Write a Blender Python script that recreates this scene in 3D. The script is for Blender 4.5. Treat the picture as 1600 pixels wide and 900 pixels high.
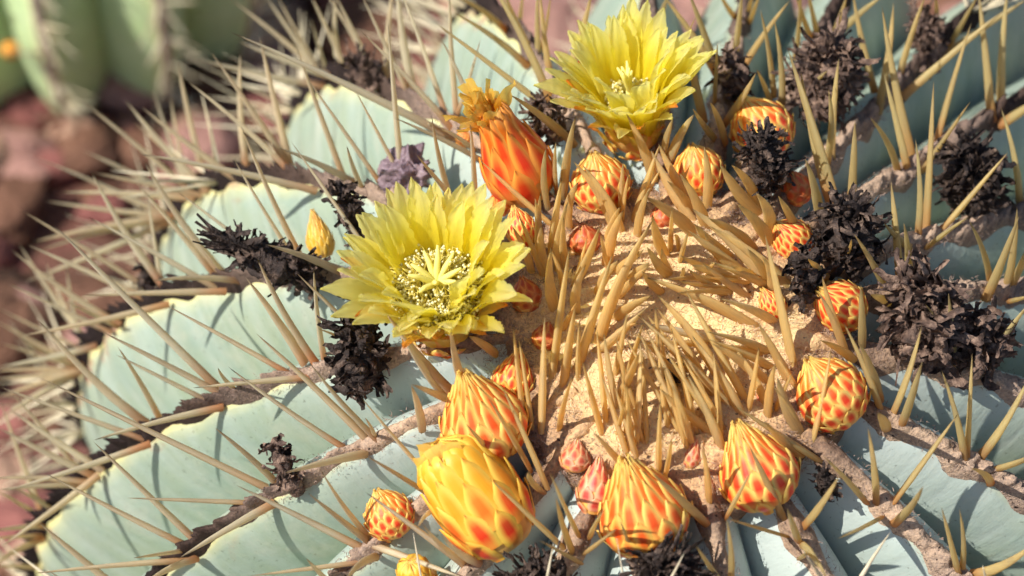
import bpy, math, random
import numpy as np
from mathutils import Vector, Matrix, noise

for o in list(bpy.data.objects):
    bpy.data.objects.remove(o)
SC = bpy.context.scene
COL = SC.collection
CM = 0.01                                   # all lengths below are written in centimetres

# ------------------------------------------------------------------ camera
PITCH = math.radians(50.0)                  # the lens looks down at the plant
FPX = 3600.0                                # focal length in picture pixels (1600 px wide)
DIST = 50.0                                 # lens to crown
RB = 16.5                                   # radius of the barrel over its rib crests
CAM_R = np.array([1.0, 0, 0])
CAM_F = np.array([0, math.cos(PITCH), -math.sin(PITCH)])
CAM_U = np.array([0, math.sin(PITCH), math.cos(PITCH)])
_phi = math.radians(66.0)
_cam_centre = np.array([240 / 72.0, -125 / 72.0, -DIST]) - RB * np.array([0, math.cos(_phi), math.sin(_phi)])
CENTRE = np.array([0, 0, 12.5])             # middle of the barrel, ground at z = 0
CAM_P = CENTRE - (_cam_centre[0] * CAM_R + _cam_centre[1] * CAM_U - _cam_centre[2] * CAM_F)

cd = bpy.data.cameras.new('camera')
cam = bpy.data.objects.new('camera', cd); COL.objects.link(cam)
cd.sensor_width = 36.0
cd.lens = 36.0 * FPX / 1600.0
cd.clip_start = 0.02; cd.clip_end = 60.0
cam.location = Vector(CAM_P * CM)
cam.rotation_euler = (math.pi / 2 - PITCH, 0, 0)
cd.dof.use_dof = True
cd.dof.focus_distance = 0.505
cd.dof.aperture_fstop = 11.5
SC.camera = cam

# ------------------------------------------------------------------ sky and sun
SUN = Vector((-0.60, -0.226, 0.775)).normalized()          # towards the sun
w = bpy.data.worlds.new('World'); SC.world = w; w.use_nodes = True
nt = w.node_tree
sky = nt.nodes.new('ShaderNodeTexSky'); sky.sky_type = 'NISHITA'; sky.sun_disc = False
sky.sun_elevation = math.asin(SUN.z)
sky.sun_rotation = math.atan2(SUN.x, SUN.y)
bg = nt.nodes['Background']; bg.inputs[1].default_value = 0.11
nt.links.new(sky.outputs[0], bg.inputs[0])
ld = bpy.data.lights.new('sun', 'SUN'); ld.energy = 4.6; ld.angle = math.radians(0.5); ld.color = (1.0, 0.965, 0.915)
sun = bpy.data.objects.new('sun', ld); COL.objects.link(sun)
sun.rotation_euler = SUN.to_track_quat('Z', 'Y').to_euler()
SC.view_settings.view_transform = 'Standard'; SC.view_settings.look = 'None'
SC.view_settings.exposure = 0.42; SC.view_settings.gamma = 1.0
SC.view_settings.use_curve_mapping = False
SC.render.engine = 'CYCLES'
SC.cycles.use_denoising = True
SC.cycles.max_bounces = 7; SC.cycles.diffuse_bounces = 4; SC.cycles.glossy_bounces = 2; SC.cycles.transmission_bounces = 4
SC.cycles.use_adaptive_sampling = True; SC.cycles.adaptive_threshold = 0.035

RNG = random.Random(7)
NR = np.random.RandomState(11)

# ------------------------------------------------------------------ helpers
def lin(r, g, b):
    f = lambda c: (c / 255 / 12.92) if c <= 10 else ((c / 255 + 0.055) / 1.055) ** 2.4
    return (f(r), f(g), f(b), 1.0)

def nrm(v):
    v = np.asarray(v, float); return v / max(np.linalg.norm(v), 1e-9)

def ray(px, py):
    return nrm(CAM_F + (px - 800) / FPX * CAM_R + (450 - py) / FPX * CAM_U)

def on_sphere(px, py, r):
    d = ray(px, py); c = CENTRE - CAM_P
    b = d @ c; disc = b * b - (c @ c - r * r)
    p = CAM_P + d * (b - math.sqrt(max(disc, 0)))
    return CENTRE + nrm(p - CENTRE) * r

def on_ball(px, py, sink=0.0):
    """where a line of sight meets the crests of the barrel"""
    r = RB
    for _ in range(7):
        p = on_sphere(px, py, r - sink); r = 0.5 * r + 0.5 * env(*angles(p))
    return CENTRE + nrm(p - CENTRE) * (env(*angles(p)) - sink)

def on_ground(px, py, z=0.0):
    d = ray(px, py); return CAM_P + d * ((z - CAM_P[2]) / d[2])

def project(p):
    q = np.asarray(p) - CAM_P; z = q @ CAM_F
    return 800 + FPX * (q @ CAM_R) / z, 450 - FPX * (q @ CAM_U) / z, z

AX = nrm(on_sphere(1050, 510, RB) - CENTRE)               # the plant's own axis leans to the viewer
E1 = nrm(np.cross(CAM_U, AX)); E2 = np.cross(AX, E1)

def env(a, t):
    """radius over the crests: the far shoulder on the sunless side is swollen"""
    d = (a - math.radians(42) + math.pi) % (2 * math.pi) - math.pi
    return RB * (1 + 0.26 * math.exp(-(d / 0.75) ** 2) * smooth(math.radians(24), math.radians(72), t))

def ball(a, t, r):
    r = r + env(a, t) - RB
    return CENTRE + r * (math.sin(t) * (math.cos(a) * E1 + math.sin(a) * E2) + math.cos(t) * AX)

def angles(p):
    q = np.asarray(p) - CENTRE
    return math.atan2(q @ E2, q @ E1) % (2 * math.pi), math.acos(max(-1, min(1, (q @ AX) / np.linalg.norm(q))))

def smooth(a, b, x):
    t = min(1, max(0, (x - a) / (b - a))); return t * t * (3 - 2 * t)

def fbm(p, s, o=3):
    return noise.fractal(Vector((p[0] * s, p[1] * s, p[2] * s)), 0.6, 2.1, o)

def gridf(nu, nv, wrap=False, off=0):
    F = []
    for j in range(nv - 1):
        for i in range(nu if wrap else nu - 1):
            k = (i + 1) % nu
            F.append((off + j * nu + i, off + j * nu + k, off + (j + 1) * nu + k, off + (j + 1) * nu + i))
    return F

def mesh(name, V, F, mat, uv=None, smooth_=True):
    me = bpy.data.meshes.new(name)
    me.from_pydata((np.asarray(V, float) * CM).tolist(), [], F)
    if uv is not None:
        lay = me.uv_layers.new(name='uv')
        idx = np.empty(len(me.loops), dtype=np.int32); me.loops.foreach_get('vertex_index', idx)
        lay.data.foreach_set('uv', np.asarray(uv, np.float32)[idx].ravel())
    if smooth_:
        me.polygons.foreach_set('use_smooth', [True] * len(me.polygons))
    me.materials.append(mat); me.update()
    return me

def obj(name, me, parent=None, M=None):
    o = bpy.data.objects.new(name, me); COL.objects.link(o)
    if parent is not None: o.parent = parent
    if M is not None: o.matrix_basis = M
    return o

def tag(o, label=None, cat=None, group=None, kind=None):
    for k, v in (('label', label), ('category', cat), ('group', group), ('kind', kind)):
        if v: o[k] = v
    return o

def frame(loc, z, s=(1, 1, 1), roll=0.0, hint=None):
    """matrix in metres: local z along z, scaled by s, at loc (cm)"""
    z = nrm(z); h = np.array([0.3, 0.9, 0.2]) if hint is None else np.asarray(hint, float)
    x = h - (h @ z) * z
    if np.linalg.norm(x) < 1e-4: x = np.array([1.0, 0, 0]) - z[0] * z
    x = nrm(x); y = np.cross(z, x)
    x, y = math.cos(roll) * x + math.sin(roll) * y, -math.sin(roll) * x + math.cos(roll) * y
    M = Matrix.Identity(4)
    for i in range(3):
        M[i][0] = x[i] * s[0]; M[i][1] = y[i] * s[1]; M[i][2] = z[i] * s[2]; M[i][3] = loc[i] * CM
    return M

# ------------------------------------------------------------------ materials
class Mat:
    def __init__(s, name, rough=0.5, spec=0.5):
        s.m = bpy.data.materials.new(name); s.m.use_nodes = True
        s.t = s.m.node_tree; s.b = s.t.nodes['Principled BSDF']
        s.b.inputs['Roughness'].default_value = rough
        s.b.inputs['Specular IOR Level'].default_value = spec
        s.tc = s.t.nodes.new('ShaderNodeTexCoord')
    def n(s, kind, **kw):
        x = s.t.nodes.new('ShaderNode' + kind)
        for k, v in kw.items(): setattr(x, k, v)
        return x
    def l(s, a, b): s.t.links.new(a, b)
    def noise(s, scale, detail=3, rough=0.55, src='Object', stretch=None, dist=0.0):
        n = s.n('TexNoise'); n.inputs['Scale'].default_value = scale
        n.inputs['Detail'].default_value = detail; n.inputs['Roughness'].default_value = rough
        n.inputs['Distortion'].default_value = dist
        o = s.tc.outputs[src]
        if stretch:
            mp = s.n('Mapping'); mp.inputs['Scale'].default_value = stretch; s.l(o, mp.inputs['Vector']); o = mp.outputs[0]
        s.l(o, n.inputs['Vector']); return n.outputs['Fac']
    def ramp(s, fac, stops, interp='LINEAR'):
        r = s.n('ValToRGB'); r.color_ramp.interpolation = interp
        e = r.color_ramp.elements
        e[0].position, e[0].color = stops[0]; e[1].position, e[1].color = stops[-1]
        for p, c in stops[1:-1]:
            q = e.new(p); q.color = c
        s.l(fac, r.inputs[0]); return r.outputs[0]
    def mix(s, fac, a, b, mode='MIX'):
        m = s.n('MixRGB', blend_type=mode)
        for i, v in ((0, fac), (1, a), (2, b)):
            if isinstance(v, (int, float)): m.inputs[i].default_value = v
            elif isinstance(v, tuple): m.inputs[i].default_value = v
            else: s.l(v, m.inputs[i])
        return m.outputs[0]
    def math(s, op, a, b=0.0):
        m = s.n('Math', operation=op)
        for i, v in ((0, a), (1, b)):
            if isinstance(v, (int, float)): m.inputs[i].default_value = v
            else: s.l(v, m.inputs[i])
        return m.outputs[0]
    def uv(s):
        x = s.n('SeparateXYZ'); s.l(s.tc.outputs['UV'], x.inputs[0]); return x.outputs[0], x.outputs[1]
    def color(s, c):
        if isinstance(c, tuple): s.b.inputs['Base Color'].default_value = c
        else: s.l(c, s.b.inputs['Base Color'])
    def bump(s, h, strength=0.3, dist=0.001):
        b = s.n('Bump'); b.inputs['Strength'].default_value = strength; b.inputs['Distance'].default_value = dist
        s.l(h, b.inputs['Height']); s.l(b.outputs[0], s.b.inputs['Normal']); return b.outputs[0]
    def glow_through(s, c, fac, clear=0.0, tint=None):
        """thin tissue: part of the light passes through, a little of it unscattered"""
        tr = s.n('BsdfTranslucent'); mx = s.n('MixShader'); mx.inputs[0].default_value = fac
        if isinstance(c, tuple): tr.inputs[0].default_value = c
        else: s.l(c, tr.inputs[0])
        s.l(s.b.outputs[0], mx.inputs[1]); s.l(tr.outputs[0], mx.inputs[2])
        out = mx.outputs[0]
        if clear:
            tp = s.n('BsdfTransparent'); tp.inputs[0].default_value = tint; m2 = s.n('MixShader'); m2.inputs[0].default_value = clear
            s.l(out, m2.inputs[1]); s.l(tp.outputs[0], m2.inputs[2]); out = m2.outputs[0]
        s.l(out, s.t.nodes['Material Output'].inputs['Surface'])

BLK = (0, 0, 0, 1); WHT = (1, 1, 1, 1)

def skin_material(name, base, alt, edge, wax, bloom):
    k = Mat(name, 0.5, 0.35); u, v = k.uv()
    streak = k.noise(1.0, 4, 0.55, 'UV', (2.2, 70, 1))
    patch = k.noise(42, 6, 0.68)
    c = k.mix(k.ramp(patch, [(0.35, BLK), (0.7, WHT)]), base, alt)
    c = k.mix(k.math('MULTIPLY', k.ramp(streak, [(0.42, BLK), (0.75, WHT)]), 0.5), c, wax)
    c = k.mix(k.math('MULTIPLY', k.ramp(v, [(0.13, WHT), (0.25, BLK)]), 0.75), c, bloom)
    du = k.math('ABSOLUTE', k.math('SUBTRACT', u, 0.5))
    wob = k.math('ADD', du, k.math('MULTIPLY', k.math('SUBTRACT', k.noise(120, 2), 0.5), 0.05))
    c = k.mix(k.ramp(wob, [(0.045, WHT), (0.075, (0.3, 0.3, 0.3, 1)), (0.13, BLK)]), c, edge)
    scab = k.ramp(k.math('MULTIPLY', k.noise(55, 5, 0.7, dist=0.6), k.math('SUBTRACT', 1.0, k.math('MULTIPLY', du, 1.3))),
                  [(0.50, BLK), (0.56, WHT)])
    old = k.ramp(v, [(0.26, BLK), (0.42, WHT)])
    c = k.mix(k.math('MULTIPLY', scab, old), c, k.ramp(k.noise(220, 3), [(0.3, lin(120, 95, 100)), (0.7, lin(205, 150, 110))]))
    dots = k.ramp(k.noise(900, 2, 0.5), [(0.66, BLK), (0.74, WHT)])
    c = k.mix(k.math('MULTIPLY', dots, 0.45), c, lin(84, 84, 66))
    dust = k.ramp(k.noise(75, 7, 0.75, dist=0.4), [(0.52, BLK), (0.72, WHT)])
    c = k.mix(k.math('MULTIPLY', dust, 0.4), c, lin(196, 190, 168))
    k.color(c)
    k.l(k.ramp(k.noise(160, 3), [(0.3, (0.42, 0.42, 0.42, 1)), (0.7, (0.62, 0.62, 0.62, 1))]), k.b.inputs['Roughness'])
    k.bump(k.math('ADD', k.math('MULTIPLY', streak, 0.8), k.math('MULTIPLY', k.noise(420, 3), 0.25)), 0.36, 0.0015)
    return k.m

M_SKIN = skin_material('glaucous_skin', lin(146, 163, 146), lin(157, 168, 140), lin(208, 200, 138), lin(184, 194, 184), lin(190, 199, 194))
M_SKIN_FAR = skin_material('green_skin', lin(176, 202, 136), lin(188, 208, 156), lin(238, 238, 170), lin(206, 222, 180), lin(194, 212, 156))

def wool_material():
    k = Mat('areole_wool', 0.95, 0.1); u, v = k.uv()
    vv = k.math('ADD', v, k.math('MULTIPLY', k.math('SUBTRACT', k.noise(70, 5, 0.65), 0.5), 0.09))
    age = k.ramp(vv, [(0.055, lin(230, 200, 154)), (0.085, lin(190, 160, 127)), (0.105, lin(122, 102, 90)), (0.15, lin(180, 160, 142)), (0.205, lin(158, 141, 130)), (0.25, lin(120, 106, 100)), (0.29, lin(74, 62, 58)), (0.335, lin(48, 41, 41)), (0.5, lin(42, 36, 38))])
    grain = k.noise(1500, 3, 0.7)
    c = k.mix(0.4, age, k.ramp(grain, [(0.3, lin(96, 72, 56)), (0.62, lin(248, 226, 190))]), 'OVERLAY')
    c = k.mix(k.ramp(k.noise(650, 2), [(0.66, BLK), (0.74, WHT)]), c, lin(52, 38, 34))
    k.color(c); k.bump(k.math('ADD', grain, k.math('MULTIPLY', k.noise(300, 4), 2.0)), 0.6, 0.001)
    return k.m
M_WOOL = wool_material()

def simple(name, stops, scale, rough=0.7, bump=0.4, bscale=None, spec=0.4, detail=4, dist=0.001):
    k = Mat(name, rough, spec); k.color(k.ramp(k.noise(scale, detail, 0.6), stops))
    k.bump(k.noise(bscale or scale * 3, 4), bump, dist); return k.m

M_FIBRE = simple('wool_fibre', [(0.3, lin(196, 164, 126)), (0.7, lin(242, 220, 182))], 300, 0.9, 0.0, spec=0.15)
M_FIBRE_OLD = simple('old_wool_fibre', [(0.3, lin(96, 78, 70)), (0.7, lin(184, 158, 140))], 300, 0.9, 0.0, spec=0.15)

def spine_material():
    k = Mat('spine_horn', 0.42, 0.4)
    inf = k.n('ObjectInfo'); x = k.n('SeparateXYZ'); k.l(k.tc.outputs['Object'], x.inputs[0])
    z = k.math('MULTIPLY', x.outputs[2], 100.0)          # 0 at the areole, 1 at the point
    vein = k.noise(1.0, 3, 0.6, 'Object', (900, 900, 120))
    rnd = inf.outputs['Random']
    c = k.mix(k.math('MULTIPLY', k.math('SUBTRACT', vein, 0.4), 0.6), inf.outputs['Color'], lin(150, 116, 66))
    footc = k.ramp(rnd, [(0.0, lin(214, 108, 34)), (0.6, lin(206, 140, 66)), (1.0, lin(168, 96, 44))])
    foot = k.math('MULTIPLY', k.ramp(z, [(0.0, WHT), (0.10, (0.7, 0.7, 0.7, 1)), (0.24, BLK)]), inf.outputs['Alpha'])
    c = k.mix(foot, c, footc)
    c = k.mix(k.ramp(z, [(0.80, BLK), (1.0, (0.7, 0.7, 0.7, 1))]), c, lin(104, 80, 58))
    weather = k.ramp(k.noise(1.0, 4, 0.65, 'Object', (130, 130, 420)), [(0.45, BLK), (0.75, WHT)])
    c = k.mix(k.math('MULTIPLY', weather, 0.45), c, lin(172, 158, 136))
    ring = k.noise(1.0, 2, 0.5, 'Object', (60, 60, 2600))
    k.color(c); k.bump(k.math('ADD', k.math('MULTIPLY', ring, 0.6), vein), 0.25, 0.0004)
    k.glow_through(k.mix(0.35, c, lin(252, 222, 150)), 0.55); return k.m
M_SPINE = spine_material()
M_SPINE_JOINED = simple('spine_horn_grey', [(0.3, lin(184, 166, 128)), (0.7, lin(230, 217, 186))], 60, 0.5, 0.2)
M_WOOL_FAR = simple('grey_wool', [(0.3, lin(110, 92, 80)), (0.7, lin(180, 160, 140))], 120, 0.9, 0.5)

def scale_material(name, margin, tip):
    k = Mat(name, 0.42, 0.4); u, v = k.uv()
    inf = k.n('ObjectInfo')
    du = k.math('MULTIPLY', k.math('ABSOLUTE', k.math('SUBTRACT', u, 0.5)), 2.0)
    wob = k.math('ADD', du, k.math('MULTIPLY', k.math('SUBTRACT', k.noise(260, 3), 0.5), 0.35))
    core = k.ramp(wob, [(0.22, WHT), (0.70, BLK)])
    along = k.ramp(v, [(0.10, (0.5, 0.5, 0.5, 1)), (0.35, WHT), (0.62, (0.9, 0.9, 0.9, 1)), (0.88, (0.1, 0.1, 0.1, 1))])
    c = k.mix(k.math('MULTIPLY', core, along), k.mix(k.ramp(k.noise(140, 2), [(0.35, BLK), (0.65, WHT)]), margin, k.mix(0.5, margin, lin(250, 170, 40))), inf.outputs['Color'])
    c = k.mix(k.math('MULTIPLY', k.ramp(v, [(0.86, BLK), (0.98, WHT)]), k.ramp(wob, [(0.1, WHT), (0.5, BLK)])), c, tip)
    k.color(c); k.bump(k.noise(1.0, 3, 0.6, 'UV', (14, 2, 1)), 0.2, 0.0005)
    k.glow_through(c, 0.18); return k.m
M_SCALE = scale_material('bud_scale', lin(243, 210, 112), lin(150, 74, 38))
M_SCALE_YELLOW = scale_material('opening_scale', lin(243, 204, 84), lin(190, 96, 30))
M_SCALE_PINK = scale_material('young_scale', lin(226, 180, 140), lin(120, 60, 46))
M_SCALE_DULL = scale_material('dull_scale', lin(206, 124, 78), lin(110, 50, 34))
M_SCALE_ORANGE = scale_material('faded_scale', lin(246, 164, 74), lin(120, 50, 24))

def petal_material(name, low, mid, tip, thru, gloss=0.32):
    k = Mat(name, gloss, 0.45); u, v = k.uv()
    c = k.ramp(k.math('ADD', v, k.math('MULTIPLY', k.math('SUBTRACT', k.noise(90, 3), 0.5), 0.25)), [(0.05, low), (0.55, mid), (0.97, tip)])
    vein = k.noise(1.0, 3, 0.6, 'UV', (22, 1.6, 1))
    c = k.mix(k.math('MULTIPLY', k.ramp(vein, [(0.5, BLK), (0.75, WHT)]), 0.25), c, low)
    k.color(c); k.bump(vein, 0.45, 0.0009); k.glow_through(k.mix(0.3, c, lin(255, 252, 170)), thru, 0.2, lin(255, 246, 150)); return k.m
M_PETAL = petal_material('yellow_petal', lin(255, 236, 36), lin(255, 242, 88), lin(251, 243, 160), 0.62)
M_SEPAL = petal_material('orange_tipped_sepal', lin(236, 196, 60), lin(246, 216, 78), lin(224, 120, 34), 0.35)
M_AMBER = petal_material('amber_petal', lin(240, 150, 26), lin(246, 184, 44), lin(242, 204, 110), 0.35, 0.3)
M_WILT = petal_material('wilted_petal', lin(240, 120, 18), lin(246, 166, 30), lin(244, 200, 90), 0.45, 0.2)
def glowing(name, col, thru):
    k = Mat(name, 0.5, 0.3); k.color(col); k.glow_through(col, thru); return k.m
M_STAMEN = glowing('stamen', lin(255, 242, 140), 0.5)
M_ANTHER = glowing('anther', lin(255, 250, 205), 0.3)
M_STIGMA = glowing('stigma', lin(253, 244, 150), 0.35)
M_BUDCORE = simple('bud_flesh', [(0.3, lin(226, 150, 70)), (0.7, lin(240, 200, 110))], 200, 0.5, 0.2)
M_DEAD = simple('shrivelled_black', [(0.32, lin(34, 26, 22)), (0.52, lin(62, 49, 42)), (0.66, lin(112, 92, 78)), (0.8, lin(150, 128, 108))], 330, 0.6, 0.9, 1100, 0.3, 6, 0.0012)
M_DEAD_BROWN = simple('shrivelled_brown', [(0.32, lin(50, 38, 32)), (0.5, lin(92, 72, 61)), (0.64, lin(142, 116, 98)), (0.8, lin(190, 162, 138))], 330, 0.65, 0.9, 900, 0.3, 5, 0.0012)
M_FRUIT = simple('dried_fruit', [(0.3, lin(104, 84, 92)), (0.7, lin(150, 128, 130))], 160, 0.5, 0.7, 500, 0.5, 4, 0.0015)

# ------------------------------------------------------------------ ground and stones
def ground_material():
    k = Mat('red_desert_soil', 0.95, 0.15)
    c = k.ramp(k.noise(9, 6, 0.65), [(0.3, lin(96, 66, 54)), (0.5, lin(134, 98, 82)), (0.7, lin(160, 126, 106))])
    c = k.mix(k.ramp(k.noise(60, 4), [(0.45, BLK), (0.7, WHT)]), c, lin(132, 84, 76))
    k.color(c); k.bump(k.noise(120, 6, 0.7), 1.0, 0.006); return k.m
N = 120; xs = np.sign(np.linspace(-1, 1, N)) * np.abs(np.linspace(-1, 1, N)) ** 1.8 * 2000
V = []
for y in xs:
    for x in xs:
        d = math.hypot(x, y)
        V.append((x, y + 40, 1.1 * fbm((x, y, 0), 0.06) if d < 300 else 0.0))
tag(obj('ground', mesh('ground', V, gridf(N, N), ground_material())), kind='structure')

def stone_mesh(name, seed, mat, rough=0.35, sub=2):
    import bmesh
    bm = bmesh.new(); bmesh.ops.create_icosphere(bm, subdivisions=sub, radius=1.0)
    V = []
    for v in bm.verts:
        p = np.array(v.co); q = p + seed * 7.3
        h = 1 + rough * fbm(q, 0.9, 2) + 0.12 * fbm(q, 2.6, 2)
        V.append(np.sign(p) * np.abs(p) ** 0.8 * h)
    F = [tuple(v.index for v in f.verts) for f in bm.faces]; bm.free()
    return V, F

def stone_mat(name, a, b):
    return simple(name, [(0.3, a), (0.7, b)], 40, 0.9, 1.0, 90, 0.2, 6, 0.008)
SM = [stone_mat('pink_stone', lin(138, 100, 90), lin(172, 132, 118)), stone_mat('red_stone', lin(116, 68, 62), lin(150, 98, 88)),
      stone_mat('tan_stone', lin(140, 106, 86), lin(184, 150, 126)), stone_mat('brown_stone', lin(92, 62, 48), lin(130, 94, 74))]

GV, GF = [[], [], [], []], [[], [], [], []]
shapes = [stone_mesh('s', s, None, 0.35, 1) for s in range(6)]
for i in range(3600):
    x, y = RNG.uniform(-60, 55), RNG.uniform(-15, 80)
    if math.hypot(x, y) < 14: continue
    sV, sF = shapes[i % 6]; k = RNG.choice((0, 1, 2, 2, 3, 3, 3))
    s = RNG.uniform(0.35, 1.0) * (RNG.uniform(1.6, 2.8) if RNG.random() < 0.4 else 1)
    a = RNG.uniform(0, 6.28); c_, s_ = math.cos(a), math.sin(a); sz = RNG.uniform(0.5, 0.9)
    off = len(GV[k])
    for p in sV: GV[k].append((x + s * (p[0] * c_ - p[1] * s_) * 1.25, y + s * (p[0] * s_ + p[1] * c_), s * sz * p[2] + s * 0.2))
    GF[k] += [tuple(off + q for q in f) for f in sF]
for k, nm in enumerate(('pink', 'red', 'tan', 'brown')):
    tag(obj('gravel', mesh('gravel', GV[k], GF[k], SM[k])), nm + ' pebbles strewn over the soil around the cacti', 'gravel', kind='stuff')

ROCKS = [(30, 500, 4.0, 0, 'large dusty pink rock at the picture edge below the orange-brown one'),
         (15, 335, 3.4, 3, 'rounded orange-brown rock at the picture edge'),
         (85, 470, 3.0, 1, 'dark red rock wedged beside the large dusty pink one'),
         (40, 265, 2.2, 0, 'small pale pink rock between the brown rock and the green cactus'),
         (165, 330, 2.4, 1, 'small wine red rock behind the long spines, beside bare soil'),
         (120, 215, 2.6, 2, 'tan rock lying just in front of the bright green cactus'),
         (230, 235, 2.6, 3, 'flat brown rock below the dark valley of the green cactus'),
         (160, 545, 3.6, 0, 'mauve pink rock under the spine tips of the near cactus'),
         (320, 200, 2.6, 2, 'tan rock tucked behind the spines, beside the green cactus'),
         (430, 175, 3.0, 1, 'reddish rock half hidden by spines above the mottled rib'),
         (600, 60, 4.2, 3, 'brown rock in shade behind the upper spines'),
         (905, 25, 9.5, 0, 'broad smooth rose red rock behind the upper flower'),
         (1150, 45, 7.5, 0, 'rose red rock showing between two ribs past the upper flower'),
         (70, 640, 3.0, 3, 'brown rock low at the edge under crossing spines'),
         (20, 760, 3.0, 2, 'tan rock deep under the lowest rib')]
for i, (px, py, s, k, lab) in enumerate(ROCKS):
    sV, sF = stone_mesh('rock', 20 + i, None, 0.5, 3)
    g = on_ground(px, py, s * 0.2)
    o = obj('rock', mesh('rock', np.array(sV) * np.array([1.25, 1.0, 0.7]) * s * (0.45 if py < 100 else 0.32), sF, SM[k]), None, Matrix.Translation(Vector(g * CM)) @ Matrix.Rotation(RNG.uniform(0, 6), 4, 'Z'))
    tag(o, lab, 'rock', 'rocks on the red soil')

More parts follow.
